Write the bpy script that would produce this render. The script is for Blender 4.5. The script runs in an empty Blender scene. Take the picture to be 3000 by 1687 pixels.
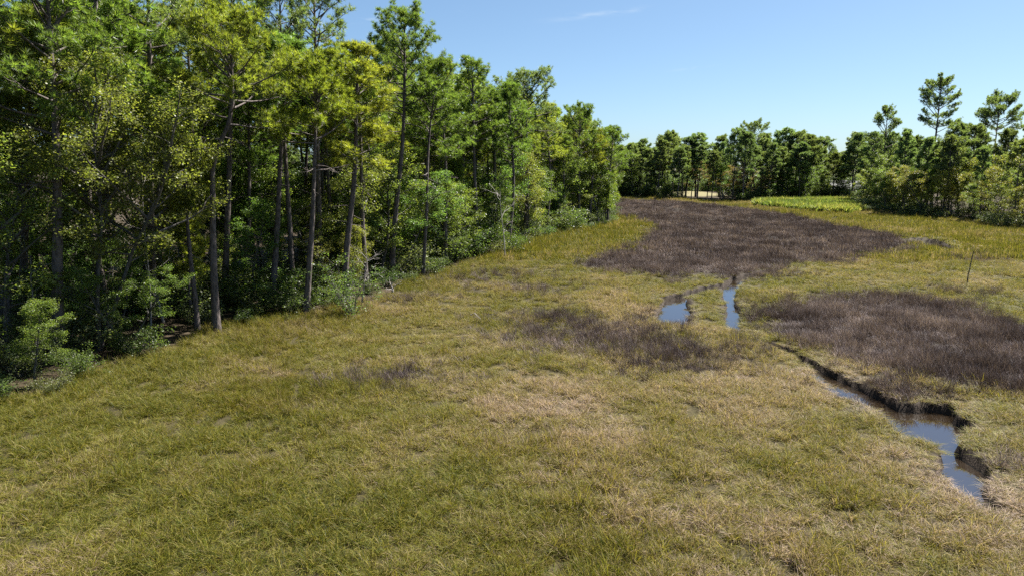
import bpy, math, random
import numpy as np
from mathutils import Vector, Quaternion

random.seed(7)
sc = bpy.context.scene
COL = sc.collection
R = math.radians

# ------------------------------------------------------------------ camera
CAM_H = 11.0
F = 2000.0 / 3000.0                      # focal length / sensor width
PITCH = math.atan(361.0 / 2000.0)
cam_data = bpy.data.cameras.new("camera")
cam_data.sensor_width = 36.0
cam_data.lens = 36.0 * F
cam_data.clip_start = 0.1
cam_data.clip_end = 20000.0
cam = bpy.data.objects.new("camera", cam_data)
COL.objects.link(cam)
cam.location = (0, 0, CAM_H)
cam.rotation_euler = (R(90) - PITCH, 0, 0)
sc.camera = cam

# ------------------------------------------------------------------ sky and sun
SUN_AZ, SUN_EL = R(55), R(56)
world = bpy.data.worlds.new("World")
sc.world = world
world.use_nodes = True
wn, wl = world.node_tree.nodes, world.node_tree.links
wn.clear()
w_out = wn.new("ShaderNodeOutputWorld")
w_bg = wn.new("ShaderNodeBackground")
w_sky = wn.new("ShaderNodeTexSky")
w_sky.sky_type = 'NISHITA'
w_sky.sun_disc = False
w_sky.sun_elevation = SUN_EL
w_sky.sun_rotation = SUN_AZ
w_sky.altitude = 0.0
w_sky.air_density = 0.7
w_sky.dust_density = 0.8
w_sky.ozone_density = 6.0
w_bg.inputs["Strength"].default_value = 0.062
# a few thin wisps of cloud low in the north
w_tc = wn.new("ShaderNodeTexCoord")
def wmath(op, a, b=None):
    n = wn.new("ShaderNodeMath"); n.operation = op
    for i, x in enumerate((a, b)):
        if x is None: continue
        if isinstance(x, (int, float)): n.inputs[i].default_value = x
        else: wl.new(x, n.inputs[i])
    return n.outputs[0]
w_map = wn.new("ShaderNodeMapping"); w_map.inputs["Scale"].default_value = (26, 26, 120)
wl.new(w_tc.outputs["Generated"], w_map.inputs["Vector"])
w_no = wn.new("ShaderNodeTexNoise"); w_no.inputs["Scale"].default_value = 1.0; w_no.inputs["Detail"].default_value = 6
wl.new(w_map.outputs[0], w_no.inputs["Vector"])
cloud_fac = None
for cx, cz, hx, hz, am in ((0.125, 0.200, 0.055, 0.0032, 0.42), (0.078, 0.205, 0.012, 0.004, 0.5), (-0.065, 0.207, 0.006, 0.003, 0.4), (0.245, 0.128, 0.02, 0.0016, 0.35), (-0.2, 0.19, 0.05, 0.003, 0.4)):
    w_sep = wn.new("ShaderNodeSeparateXYZ"); wl.new(w_tc.outputs["Generated"], w_sep.inputs[0])
    dx = wmath('DIVIDE', wmath('SUBTRACT', w_sep.outputs[0], cx), hx)
    dz = wmath('DIVIDE', wmath('SUBTRACT', wmath('SUBTRACT', w_sep.outputs[2], cz), wmath('MULTIPLY', wmath('SUBTRACT', w_sep.outputs[0], cx), 0.09)), hz)
    q = wmath('ADD', wmath('MULTIPLY', dx, dx), wmath('MULTIPLY', dz, dz))
    g = wmath('EXPONENT', wmath('MULTIPLY', q, -1.0))
    g = wmath('MULTIPLY', wmath('MULTIPLY', g, wmath('GREATER_THAN', w_sep.outputs[1], 0.0)), am)
    cloud_fac = g if cloud_fac is None else wmath('ADD', cloud_fac, g)
w_rng = wn.new("ShaderNodeMapRange"); w_rng.inputs["From Min"].default_value = 0.42; w_rng.inputs["From Max"].default_value = 0.68
wl.new(w_no.outputs["Fac"], w_rng.inputs["Value"])
w_mix = wn.new("ShaderNodeMix"); w_mix.data_type = 'RGBA'
wl.new(wmath('MULTIPLY', cloud_fac, w_rng.outputs[0]), w_mix.inputs["Factor"])
w_tint = wn.new("ShaderNodeMix"); w_tint.data_type = 'RGBA'; w_tint.blend_type = 'MULTIPLY'
w_tint.inputs["Factor"].default_value = 1.0; w_tint.inputs["B"].default_value = (0.83, 0.93, 0.93, 1)
w_gam = wn.new("ShaderNodeGamma"); w_gam.inputs["Gamma"].default_value = 0.8      # pale, even late-summer sky
wl.new(w_sky.outputs[0], w_gam.inputs["Color"])
wl.new(w_gam.outputs[0], w_tint.inputs["A"])
wl.new(w_tint.outputs["Result"], w_mix.inputs["A"]); w_mix.inputs["B"].default_value = (3.4, 3.9, 4.4, 1)
wl.new(w_mix.outputs["Result"], w_bg.inputs["Color"])
wl.new(w_bg.outputs[0], w_out.inputs["Surface"])

SUN_DIR = Vector((math.sin(SUN_AZ) * math.cos(SUN_EL), math.cos(SUN_AZ) * math.cos(SUN_EL), math.sin(SUN_EL)))
sun_data = bpy.data.lights.new("sun", 'SUN')
sun_data.energy = 5.0
sun_data.angle = R(0.53)
sun_data.color = (1.0, 0.95, 0.86)
sun = bpy.data.objects.new("sun", sun_data)
COL.objects.link(sun)
sun.location = (60, 120, 160)
sun.rotation_euler = (-SUN_DIR).to_track_quat('-Z', 'Y').to_euler()

vs = sc.view_settings
vs.view_transform = 'Standard'
vs.look = 'None'
vs.exposure = 1.95
vs.gamma = 1.0
vs.use_curve_mapping = False

cy = sc.cycles
cy.max_bounces = 5
cy.diffuse_bounces = 2
cy.glossy_bounces = 3
cy.transmission_bounces = 3
cy.transparent_max_bounces = 4
cy.volume_bounces = 0
cy.caustics_reflective = False
cy.caustics_refractive = False
cy.use_denoising = False
cy.sample_clamp_indirect = 4.0

# ------------------------------------------------------------------ surveying helpers
# a sighting on the photograph (2576 px wide copy) turned into a place on the ground
SX = 3000.0 / 2576.0
CP, SP = math.cos(PITCH), math.sin(PITCH)

def ray(px, py):
    u = (px * SX - 1500.0) / 2000.0
    v = (py * SX - 843.5) / 2000.0
    return np.array((u, CP - v * SP, -SP - v * CP))

def G(px, py, z=0.0):
    d = ray(px, py)
    t = (z - CAM_H) / d[2]
    return d[0] * t, d[1] * t

def top_height(y, py):
    """height of a thing at ground distance y whose tip is sighted at row py"""
    d = ray(1288, py)
    return CAM_H + d[2] / d[1] * y

def poly(pts, z=0.0):
    return np.array([G(a, b, z) for a, b in pts])

rng = np.random.default_rng(11)
_nt = rng.uniform(-1, 1, (4, 128, 128))

def wob(x, y, scale, k=0):
    """smooth patchy noise in about -1..1"""
    x = np.asarray(x, float); y = np.asarray(y, float)
    tot = 0.0
    for o, (f, a_, ang) in enumerate(((1.0, 1.0, 0.4), (2.1, 0.5, 1.3))):
        c_, s_ = math.cos(ang + k), math.sin(ang + k)
        u = (x * c_ - y * s_) / scale * f + 31.7 * (k + 1); v = (x * s_ + y * c_) / scale * f + 17.3 * (o + 1)
        i = np.floor(u).astype(int); j = np.floor(v).astype(int)
        p = u - i; q = v - j
        p = p * p * (3 - 2 * p); q = q * q * (3 - 2 * q)
        T = _nt[(k + o) % 4]
        i0, i1, j0, j1 = i % 128, (i + 1) % 128, j % 128, (j + 1) % 128
        tot = tot + a_ * ((T[i0, j0] * (1 - p) + T[i1, j0] * p) * (1 - q) + (T[i0, j1] * (1 - p) + T[i1, j1] * p) * q)
    return tot * 1.15

def inside(x, y, P):
    n = len(P); res = np.zeros(x.shape, bool); j = n - 1
    for i in range(n):
        xi, yi = P[i]; xj, yj = P[j]
        c = ((yi > y) != (yj > y)) & (x < (xj - xi) * (y - yi) / (yj - yi + 1e-12) + xi)
        res ^= c; j = i
    return res

def line_dist(x, y, P, W=None):
    """distance to a polyline; with W the widths are taken off"""
    best = np.full(x.shape, 1e9)
    for i in range(len(P) - 1):
        ax, ay = P[i]; bx, by = P[i + 1]
        dx, dy = bx - ax, by - ay
        t = np.clip(((x - ax) * dx + (y - ay) * dy) / (dx * dx + dy * dy + 1e-9), 0, 1)
        d = np.hypot(x - ax - t * dx, y - ay - t * dy)
        if W is not None:
            d = d - (W[i] + (W[i + 1] - W[i]) * t)
        best = np.minimum(best, d)
    return best

# ------------------------------------------------------------------ object helpers
def tag(o, label=None, cat=None, group=None, kind=None):
    if label: o["label"] = label
    if cat: o["category"] = cat
    if group: o["group"] = group
    if kind: o["kind"] = kind
    return o

def mesh_from(name, v, f, smooth=False, attr=None, mat=None):
    """v (n,3); f (m,3) or (m,4) array or a list of such arrays"""
    if not isinstance(f, (list, tuple)): f = [f]
    f = [np.asarray(a, dtype=np.int32) for a in f if len(a)]
    me = bpy.data.meshes.new(name)
    v = np.asarray(v, dtype=np.float32)
    me.vertices.add(len(v)); me.vertices.foreach_set("co", v.ravel())
    loops = np.concatenate([a.ravel() for a in f])
    sizes = np.concatenate([np.full(len(a), a.shape[1], np.int32) for a in f])
    me.loops.add(len(loops)); me.loops.foreach_set("vertex_index", loops)
    me.polygons.add(len(sizes))
    me.polygons.foreach_set("loop_start", np.concatenate([[0], np.cumsum(sizes)[:-1]]).astype(np.int32))
    me.polygons.foreach_set("loop_total", sizes)
    me.polygons.foreach_set("use_smooth", np.full(len(sizes), smooth))
    if attr:
        for k, a in attr.items():
            at = me.attributes.new(k, 'FLOAT', 'POINT')
            at.data.foreach_set("value", np.asarray(a, dtype=np.float32))
    me.update(calc_edges=True)
    if mat: me.materials.append(mat)
    return me

def obj(name, me, parent=None, loc=(0, 0, 0)):
    o = bpy.data.objects.new(name, me)
    COL.objects.link(o)
    o.location = loc
    if parent is not None: o.parent = parent
    return o

class Soup:
    """collects tubes, needles and leaves into one mesh"""
    def __init__(s):
        s.v = []; s.f3 = []; s.f4 = []; s.a = []; s.n = 0
    def add(s, v, f3=None, f4=None, a=0.5):
        v = np.asarray(v, float)
        if f3 is not None and len(f3): s.f3.append(np.asarray(f3) + s.n)
        if f4 is not None and len(f4): s.f4.append(np.asarray(f4) + s.n)
        s.v.append(v)
        s.a.append(np.full(len(v), a) if np.isscalar(a) else np.asarray(a))
        s.n += len(v)
    def tube(s, path, rad, k=6, a=0.5):
        path = np.asarray(path, float); n = len(path)
        rad = np.asarray(rad, float) * np.ones(n)
        t = np.gradient(path, axis=0)
        t /= np.linalg.norm(t, axis=1)[:, None] + 1e-9
        ref = np.array((1.0, 0, 0)) if abs(t[:, 2]).mean() > 0.6 else np.array((0, 0, 1.0))
        u = np.cross(t, ref); u /= np.linalg.norm(u, axis=1)[:, None] + 1e-9
        w = np.cross(t, u)
        an = np.arange(k) * 2 * math.pi / k
        ring = (u[:, None, :] * np.cos(an)[None, :, None] + w[:, None, :] * np.sin(an)[None, :, None])
        v = (path[:, None, :] + ring * rad[:, None, None]).reshape(-1, 3)
        f = []
        for i in range(n - 1):
            for j in range(k):
                f.append((i * k + j, i * k + (j + 1) % k, (i + 1) * k + (j + 1) % k, (i + 1) * k + j))
        s.add(v, f4=f, a=a)
    def merge(s, o):
        for q in o.f3: s.f3.append(q + s.n)
        for q in o.f4: s.f4.append(q + s.n)
        s.v += o.v; s.a += o.a; s.n += o.n
    def mesh(s, name, mat, smooth=False):
        fs = []
        if s.f3: fs.append(np.concatenate(s.f3))
        if s.f4: fs.append(np.concatenate(s.f4))
        return mesh_from(name, np.concatenate(s.v), fs, smooth, {"rnd": np.concatenate(s.a)}, mat)

# ------------------------------------------------------------------ materials
def new_mat(name):
    m = bpy.data.materials.new(name); m.use_nodes = True
    nt = m.node_tree; nt.nodes.clear()
    return m, nt.nodes, nt.links

def ramp(nodes, stops, interp='LINEAR'):
    r = nodes.new("ShaderNodeValToRGB")
    r.color_ramp.interpolation = interp
    e = r.color_ramp.elements
    while len(e) > len(stops): e.remove(e[-1])
    while len(e) < len(stops): e.new(1.0)
    for i, (p, c) in enumerate(stops):
        e[i].position = p; e[i].color = (*c, 1)
    return r

def math_node(nodes, links, op, a, b=None):
    n = nodes.new("ShaderNodeMath"); n.operation = op
    for i, x in enumerate((a, b)):
        if x is None: continue
        if isinstance(x, (int, float)): n.inputs[i].default_value = x
        else: links.new(x, n.inputs[i])
    return n.outputs[0]

def attr_node(nodes, name):
    a = nodes.new("ShaderNodeAttribute"); a.attribute_name = name
    return a

def leafy(name, trans, rough, spec, vmin, vmax, tmul):
    """leaf material: the tree's own colour varied leaf by leaf, light passing through the blade"""
    m, n, l = new_mat(name)
    out = n.new("ShaderNodeOutputMaterial")
    info = n.new("ShaderNodeObjectInfo")
    at = attr_node(n, "rnd")
    val = n.new("ShaderNodeMapRange")
    val.inputs["To Min"].default_value = vmin; val.inputs["To Max"].default_value = vmax
    l.new(at.outputs["Fac"], val.inputs["Value"])
    fr = math_node(n, l, 'FRACT', math_node(n, l, 'MULTIPLY', at.outputs["Fac"], 7.31))
    hue = n.new("ShaderNodeMapRange")
    hue.inputs["To Min"].default_value = 0.475; hue.inputs["To Max"].default_value = 0.52
    l.new(fr, hue.inputs["Value"])
    hsv = n.new("ShaderNodeHueSaturation")
    l.new(info.outputs["Color"], hsv.inputs["Color"])
    l.new(hue.outputs[0], hsv.inputs["Hue"]); l.new(val.outputs[0], hsv.inputs["Value"])
    p = n.new("ShaderNodeBsdfPrincipled")
    p.inputs["Roughness"].default_value = rough
    p.inputs["Specular IOR Level"].default_value = spec
    l.new(hsv.outputs[0], p.inputs["Base Color"])
    mul = n.new("ShaderNodeMix"); mul.data_type = 'RGBA'; mul.blend_type = 'MULTIPLY'
    mul.inputs["Factor"].default_value = 1.0
    l.new(hsv.outputs[0], mul.inputs["A"]); mul.inputs["B"].default_value = (*tmul, 1)
    t = n.new("ShaderNodeBsdfTranslucent")
    l.new(mul.outputs["Result"], t.inputs["Color"])
    mx = n.new("ShaderNodeMixShader"); mx.inputs[0].default_value = trans
    l.new(p.outputs[0], mx.inputs[1]); l.new(t.outputs[0], mx.inputs[2])
    l.new(mx.outputs[0], out.inputs["Surface"])
    return m

M_NEEDLE = leafy("pine_needle", 0.5, 0.42, 0.4, 0.6, 1.6, (1.75, 1.8, 0.7))
M_LEAF = leafy("broad_leaf", 0.5, 0.42, 0.3, 0.5, 1.6, (1.75, 1.85, 0.75))

def bark_mat(name, c0, c1, scale):
    m, n, l = new_mat(name)
    out = n.new("ShaderNodeOutputMaterial"); p = n.new("ShaderNodeBsdfPrincipled")
    tc = n.new("ShaderNodeTexCoord"); mp = n.new("ShaderNodeMapping")
    mp.inputs["Scale"].default_value = (scale, scale, scale * 0.28)
    l.new(tc.outputs["Object"], mp.inputs["Vector"])
    vo = n.new("ShaderNodeTexVoronoi"); vo.inputs["Scale"].default_value = 1.0
    no = n.new("ShaderNodeTexNoise"); no.inputs["Scale"].default_value = 2.5; no.inputs["Detail"].default_value = 5
    l.new(mp.outputs[0], vo.inputs["Vector"]); l.new(mp.outputs[0], no.inputs["Vector"])
    mixf = math_node(n, l, 'ADD', math_node(n, l, 'MULTIPLY', vo.outputs["Distance"], 0.6), math_node(n, l, 'MULTIPLY', no.outputs["Fac"], 0.6))
    r = ramp(n, [(0.3, c0), (0.75, c1)])
    l.new(mixf, r.inputs[0]); l.new(r.outputs[0], p.inputs["Base Color"])
    p.inputs["Roughness"].default_value = 0.85
    b = n.new("ShaderNodeBump"); b.inputs["Strength"].default_value = 0.9; b.inputs["Distance"].default_value = 0.05
    l.new(mixf, b.inputs["Height"]); l.new(b.outputs[0], p.inputs["Normal"])
    l.new(p.outputs[0], out.inputs["Surface"])
    return m

M_PINE = bark_mat("pine_bark", (0.022, 0.018, 0.017), (0.115, 0.092, 0.084), 7.0)
M_BARK = bark_mat("grey_bark", (0.022, 0.019, 0.017), (0.10, 0.09, 0.08), 9.0)
M_DEAD = bark_mat("dead_wood", (0.14, 0.125, 0.115), (0.33, 0.30, 0.28), 12.0)

def grass_mat(name, stops, trans, patch=None, patch_amt=0.0, rough=0.55):
    """blade colour: a ramp over the blade's own number, shifted by large patches across the marsh"""
    m, n, l = new_mat(name)
    out = n.new("ShaderNodeOutputMaterial")
    at = attr_node(n, "rnd")
    ia = n.new("ShaderNodeAttribute"); ia.attribute_type = 'INSTANCER'; ia.attribute_name = "dry"
    f = math_node(n, l, 'ADD', math_node(n, l, 'MULTIPLY', at.outputs["Fac"], 0.75), math_node(n, l, 'SUBTRACT', math_node(n, l, 'MULTIPLY', ia.outputs["Fac"], 0.6), 0.10))
    r = ramp(n, stops)
    l.new(f, r.inputs[0])
    fr = math_node(n, l, 'FRACT', math_node(n, l, 'MULTIPLY', at.outputs["Fac"], 9.7))
    val = n.new("ShaderNodeMapRange"); val.inputs["To Min"].default_value = 0.45; val.inputs["To Max"].default_value = 1.6
    l.new(fr, val.inputs["Value"])
    hsv = n.new("ShaderNodeHueSaturation")
    l.new(r.outputs[0], hsv.inputs["Color"]); l.new(val.outputs[0], hsv.inputs["Value"])
    p = n.new("ShaderNodeBsdfPrincipled")
    p.inputs["Roughness"].default_value = rough; p.inputs["Specular IOR Level"].default_value = 0.2
    l.new(hsv.outputs[0], p.inputs["Base Color"])
    t = n.new("ShaderNodeBsdfTranslucent")
    mul = n.new("ShaderNodeMix"); mul.data_type = 'RGBA'; mul.blend_type = 'MULTIPLY'; mul.inputs["Factor"].default_value = 1.0
    l.new(hsv.outputs[0], mul.inputs["A"]); mul.inputs["B"].default_value = (1.35, 1.3, 0.85, 1)
    l.new(mul.outputs["Result"], t.inputs["Color"])
    mx = n.new("ShaderNodeMixShader"); mx.inputs[0].default_value = trans
    l.new(p.outputs[0], mx.inputs[1]); l.new(t.outputs[0], mx.inputs[2])
    l.new(mx.outputs[0], out.inputs["Surface"])
    return m

M_GRASS = grass_mat("cordgrass_blade", [(0.0, (0.038, 0.052, 0.005)), (0.25, (0.098, 0.102, 0.010)),
                    (0.48, (0.172, 0.150, 0.025)), (0.72, (0.185, 0.142, 0.080)), (1.0, (0.31, 0.235, 0.195))], 0.42)
M_RUSH = grass_mat("needlerush_blade", [(0.0, (0.022, 0.016, 0.016)), (0.35, (0.056, 0.041, 0.043)),
                   (0.65, (0.104, 0.079, 0.083)), (1.0, (0.28, 0.22, 0.205))], 0.2)
M_FERN = grass_mat("meadow_leaf", [(0.0, (0.05, 0.085, 0.02)), (0.5, (0.12, 0.17, 0.03)), (1.0, (0.26, 0.25, 0.07))], 0.45)

# ground
def ground_mat():
    m, n, l = new_mat("marsh_ground")
    out = n.new("ShaderNodeOutputMaterial"); p = n.new("ShaderNodeBsdfPrincipled")
    tc = n.new("ShaderNodeTexCoord")
    no = n.new("ShaderNodeTexNoise"); no.inputs["Scale"].default_value = 1.7; no.inputs["Detail"].default_value = 8
    no2 = n.new("ShaderNodeTexNoise"); no2.inputs["Scale"].default_value = 14.0; no2.inputs["Detail"].default_value = 6
    l.new(tc.outputs["Object"], no.inputs["Vector"]); l.new(tc.outputs["Object"], no2.inputs["Vector"])
    s = math_node(n, l, 'ADD', math_node(n, l, 'MULTIPLY', no.outputs["Fac"], 0.5), math_node(n, l, 'MULTIPLY', no2.outputs["Fac"], 0.5))
    thatch = ramp(n, [(0.3, (0.018, 0.016, 0.008)), (0.7, (0.06, 0.05, 0.024))])
    mud = ramp(n, [(0.3, (0.014, 0.010, 0.008)), (0.7, (0.045, 0.034, 0.026))])
    litter = ramp(n, [(0.3, (0.018, 0.014, 0.009)), (0.7, (0.06, 0.045, 0.028))])
    field = ramp(n, [(0.3, (0.08, 0.08, 0.03)), (0.7, (0.20, 0.165, 0.095))])
    for r_ in (thatch, mud, litter, field): l.new(s, r_.inputs[0])
    cur = thatch.outputs[0]
    for nm, r_ in (("mud", mud), ("litter", litter), ("field", field)):
        mx = n.new("ShaderNodeMix"); mx.data_type = 'RGBA'
        l.new(attr_node(n, nm).outputs["Fac"], mx.inputs["Factor"])
        l.new(cur, mx.inputs["A"]); l.new(r_.outputs[0], mx.inputs["B"])
        cur = mx.outputs["Result"]
    l.new(cur, p.inputs["Base Color"])
    rg = n.new("ShaderNodeMapRange"); rg.inputs["To Min"].default_value = 0.9; rg.inputs["To Max"].default_value = 0.8
    l.new(attr_node(n, "mud").outputs["Fac"], rg.inputs["Value"]); l.new(rg.outputs[0], p.inputs["Roughness"])
    p.inputs["Specular IOR Level"].default_value = 0.12
    b = n.new("ShaderNodeBump"); b.inputs["Strength"].default_value = 0.8; b.inputs["Distance"].default_value = 0.08
    l.new(s, b.inputs["Height"]); l.new(b.outputs[0], p.inputs["Normal"])
    l.new(p.outputs[0], out.inputs["Surface"])
    return m

def water_mat():
    m, n, l = new_mat("tidal_water")
    out = n.new("ShaderNodeOutputMaterial")
    d = n.new("ShaderNodeBsdfDiffuse"); d.inputs["Color"].default_value = (0.016, 0.011, 0.007, 1)
    g = n.new("ShaderNodeBsdfGlossy"); g.inputs["Roughness"].default_value = 0.02
    g.inputs["Color"].default_value = (0.92, 0.95, 1.0, 1)
    tc = n.new("ShaderNodeTexCoord")
    no = n.new("ShaderNodeTexNoise"); no.inputs["Scale"].default_value = 3.0; no.inputs["Detail"].default_value = 3
    l.new(tc.outputs["Object"], no.inputs["Vector"])
    b = n.new("ShaderNodeBump"); b.inputs["Strength"].default_value = 0.05; b.inputs["Distance"].default_value = 0.02
    l.new(no.outputs["Fac"], b.inputs["Height"]); l.new(b.outputs[0], g.inputs["Normal"])
    fr = n.new("ShaderNodeFresnel"); fr.inputs["IOR"].default_value = 2.8
    mx = n.new("ShaderNodeMixShader")
    l.new(fr.outputs[0], mx.inputs[0]); l.new(d.outputs[0], mx.inputs[1]); l.new(g.outputs[0], mx.inputs[2])
    l.new(mx.outputs[0], out.inputs["Surface"])
    return m

M_GROUND, M_WATER = ground_mat(), water_mat()

# ------------------------------------------------------------------ map of the place
def creek_line(pts):
    return np.array([G(a, b, -0.3) for a, b, w in pts]), np.array([w for a, b, w in pts])

CREEKS = [creek_line(c) for c in (
    [(2700, 1470, 0.1), (2540, 1330, 0.15), (2440, 1262, 0.5), (2412, 1225, 0.7), (2432, 1180, 0.75), (2385, 1140, 0.45), (2325, 1112, 1.1), (2312, 1065, 1.9),
     (2235, 1032, 0.65), (2170, 1005, 1.15), (2110, 970, 1.0), (2050, 932, 0.6), (2015, 910, 0.3), (1985, 892, 0.45), (1935, 872, 0.4), (1905, 858, 0.12), (1870, 845, 0.12),
     (1842, 825, 0.55), (1846, 790, 0.5), (1834, 755, 0.55), (1838, 725, 0.8), (1860, 705, 0.8), (1910, 692, 0.5), (1990, 682, 0.2)],
    [(1836, 722, 0.55), (1790, 733, 0.5), (1740, 744, 0.65), (1700, 757, 1.0), (1694, 782, 1.35), (1690, 815, 1.1)],
    [(2318, 1075, 0.6), (2360, 1045, 0.9), (2395, 1040, 0.35)],
    [(2250, 622, 0.4), (2290, 618, 1.2), (2325, 610, 2.4), (2355, 620, 2.0), (2380, 634, 1.2), (2420, 640, 0.3)],
    [(1650, 524, 1.0), (1675, 526, 1.2), (1700, 532, 1.2), (1712, 540, 0.6)],
)]

def creek_sdf(x, y):
    d = np.full(x.shape, 1e9)
    for P, W in CREEKS:
        d = np.minimum(d, line_dist(x, y, P, W))
    return d + 0.14 * wob(x, y, 3.1, 1) + 0.09 * wob(x, y, 1.1, 2)

# marsh-side edge of the near wood
EDGE = poly([(-700, 1180), (-300, 1085), (0, 1022), (150, 992), (300, 938), (420, 885), (545, 838), (700, 800), (860, 785), (985, 740), (1070, 702),
             (1180, 668), (1300, 638), (1390, 597), (1545, 572), (1558, 552), (1540, 530), (1524, 506), (1500, 498)])
NEAR_WOOD = np.concatenate([EDGE, np.array([(10, 235), (-30, 260), (-400, 300), (-300, 10)])])
FAR_EDGE = poly([(1480, 498), (1560, 497), (1640, 500), (1720, 503), (1800, 506), (1900, 509), (2000, 507), (2080, 505), (2160, 507)])
FAR_WOOD = np.concatenate([FAR_EDGE, np.array([(140, 330), (-60, 330)])])
RIGHT_EDGE = poly([(2150, 515), (2180, 530), (2260, 545), (2360, 552), (2450, 560), (2500, 572), (2640, 583), (2800, 600)])
RIGHT_WOOD = np.concatenate([RIGHT_EDGE, np.array([(190, 120), (230, 260), (140, 260)])])

RUSH = [poly(p, 0.4) for p in (
    [(1525, 500), (1700, 504), (1850, 519), (1990, 538), (2100, 563), (2180, 577), (2290, 597), (2300, 625), (2200, 640), (2100, 650),
     (2000, 657), (1930, 675), (1890, 690), (1830, 692), (1790, 684), (1720, 690), (1690, 712), (1676, 690), (1640, 680), (1500, 675),
     (1460, 660), (1490, 640), (1590, 615), (1620, 590), (1645, 565), (1580, 548), (1520, 545), (1500, 520)],
    [(1900, 778), (1960, 752), (2050, 732), (2150, 724), (2280, 735), (2400, 755), (2470, 770), (2520, 792), (2576, 815), (2750, 850), (2760, 980),
     (2576, 985), (2500, 975), (2400, 970), (2310, 948), (2220, 915), (2130, 876), (2040, 850), (1960, 828), (1900, 806)])]
# scattered dark rush clumps: centre, half length, half depth (metres), strength
CLUMPS = [(1470, 825, 4.5, 3.0, .65), (1390, 800, 3.5, 3.0, .5), (1560, 848, 3.5, 2.5, .65), (1695, 882, 2.6, 2.2, .85), (1740, 868, 2.0, 1.6, .6), (1430, 860, 3.0, 2.0, .5), (1620, 870, 3.0, 1.2, .5),
          (1840, 870, 3.0, 1.0, .5), (1205, 690, 4.5, 2.2, .5), (1330, 720, 4.0, 2.0, .4), (2260, 985, 1.3, 1.6, .8), (2300, 1015, 0.8, 0.8, .9),
          (1010, 955, 2.4, 0.7, .6), (2440, 645, 4.0, 1.6, .6), (2100, 570, 6.0, 2.0, .4), (2440, 730, 2.5, 1.5, .35), (1920, 690, 3.0, 1.5, .8), (2470, 1120, 1.3, 0.9, .6), (1000, 745, 5.0, 1.2, .4)]
CLUMPS = [(*G(a, b, 0.3), c, d, e) for a, b, c, d, e in CLUMPS]

def rush_weight(x, y):
    jx = x + 0.7 * wob(x, y, 5.0, 0) + 0.4 * wob(x, y, 1.7, 3)
    jy = y + 1.2 * wob(x, y, 6.0, 2) + 0.5 * wob(x, y, 2.1, 1)
    w = np.zeros(x.shape)
    for P in RUSH:
        w = np.maximum(w, inside(jx, jy, P).astype(float))
    for cx, cy_, a, b, s in CLUMPS:
        q = ((jx - cx) / a) ** 2 + ((jy - cy_) / b) ** 2
        w = np.maximum(w, s * np.exp(-q * 0.9) * 1.1)
    return np.clip(w, 0, 1)

FLATS = [(*G(2300, 606), 2.0, 2.0)]      # bare pale mud beside the creek
def flat_weight(x, y):
    w = np.zeros(x.shape)
    for cx, cy_, a, b in FLATS:
        w = np.maximum(w, np.clip(1.6 - 1.6 * (((x - cx) / a) ** 2 + ((y - cy_) / b) ** 2), 0, 1))
    return w

MEADOW = poly([(1900, 508), (2000, 506), (2085, 504), (2150, 506), (2165, 528), (2130, 532), (2050, 528), (1980, 520), (1900, 514)], 0.6)

# ------------------------------------------------------------------ ground sheet
def build_ground():
    xs = np.concatenate([[-1500, -1000, -700, -500, -300], np.arange(-200, -44, 8), np.arange(-44, 6, 0.8), np.arange(6, 30, 0.22),
                         np.arange(30, 100, 0.8), np.arange(100, 220, 8), [300, 500, 700, 1000, 1500]])
    ys = np.concatenate([[-300, -100, -40, -10, 0, 6], np.arange(10, 76, 0.22), np.arange(76, 220, 0.9), np.arange(220, 420, 8), [500, 700, 1000, 1500, 2200]])
    X, Y = np.meshgrid(xs, ys)
    d = creek_sdf(X, Y)
    z = 0.07 * wob(X, Y, 9.0, 0) + 0.05 * wob(X, Y, 2.7, 3)
    t = np.clip((0.12 - d) / 0.4, 0, 1); t = t * t * (3 - 2 * t)
    z = z * (1 - t) - 0.85 * t
    wood = inside(X, Y, NEAR_WOOD)
    de = line_dist(X, Y, EDGE)
    z = z + np.where(wood, np.clip(de / 25, 0, 1) * 0.8, 0)
    litter = np.clip(np.where(wood, 1.0, 1 - de / 1.2), 0, 1)
    litter = np.maximum(litter, np.maximum((Y > 225) | inside(X, Y, FAR_WOOD), inside(X, Y, RIGHT_WOOD)))
    mud = np.maximum(np.clip((0.5 - d) / 0.3, 0, 1), 0.75 * rush_weight(X, Y) * (1 - litter))
    field = ((Y > 236) & (Y < 285) & (X > G(1722, 500)[0] - 4) & (X < G(1800, 500)[0] + 12)).astype(float)
    field = np.maximum(field, flat_weight(X, Y) * 0.8)
    n1, n2 = X.shape
    idx = np.arange(n1 * n2).reshape(n1, n2)
    f = np.stack([idx[:-1, :-1], idx[:-1, 1:], idx[1:, 1:], idx[1:, :-1]], -1).reshape(-1, 4)
    me = mesh_from("ground", np.stack([X, Y, z], -1).reshape(-1, 3), f, True,
                   {"mud": mud.ravel(), "litter": litter.ravel(), "field": field.ravel()}, M_GROUND)
    tag(obj("ground", me), kind="structure")

def ground_z(x, y):
    x = np.asarray(x, float); y = np.asarray(y, float)
    z = 0.07 * wob(x, y, 9.0, 0) + 0.05 * wob(x, y, 2.7, 3)
    return z + np.where(inside(x, y, NEAR_WOOD), np.clip(line_dist(x, y, EDGE) / 25, 0, 1) * 0.8, 0)

build_ground()
w_me = mesh_from("creek_water", [(-5, 8, -0.42), (75, 8, -0.42), (75, 205, -0.42), (-5, 205, -0.42)], np.array([(0, 1, 2, 3)]), False, None, M_WATER)
tag(obj("creek_water", w_me), kind="structure")

# ------------------------------------------------------------------ tree builders
def unit(v):
    return v / (np.linalg.norm(v, axis=-1, keepdims=True) + 1e-9)

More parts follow.
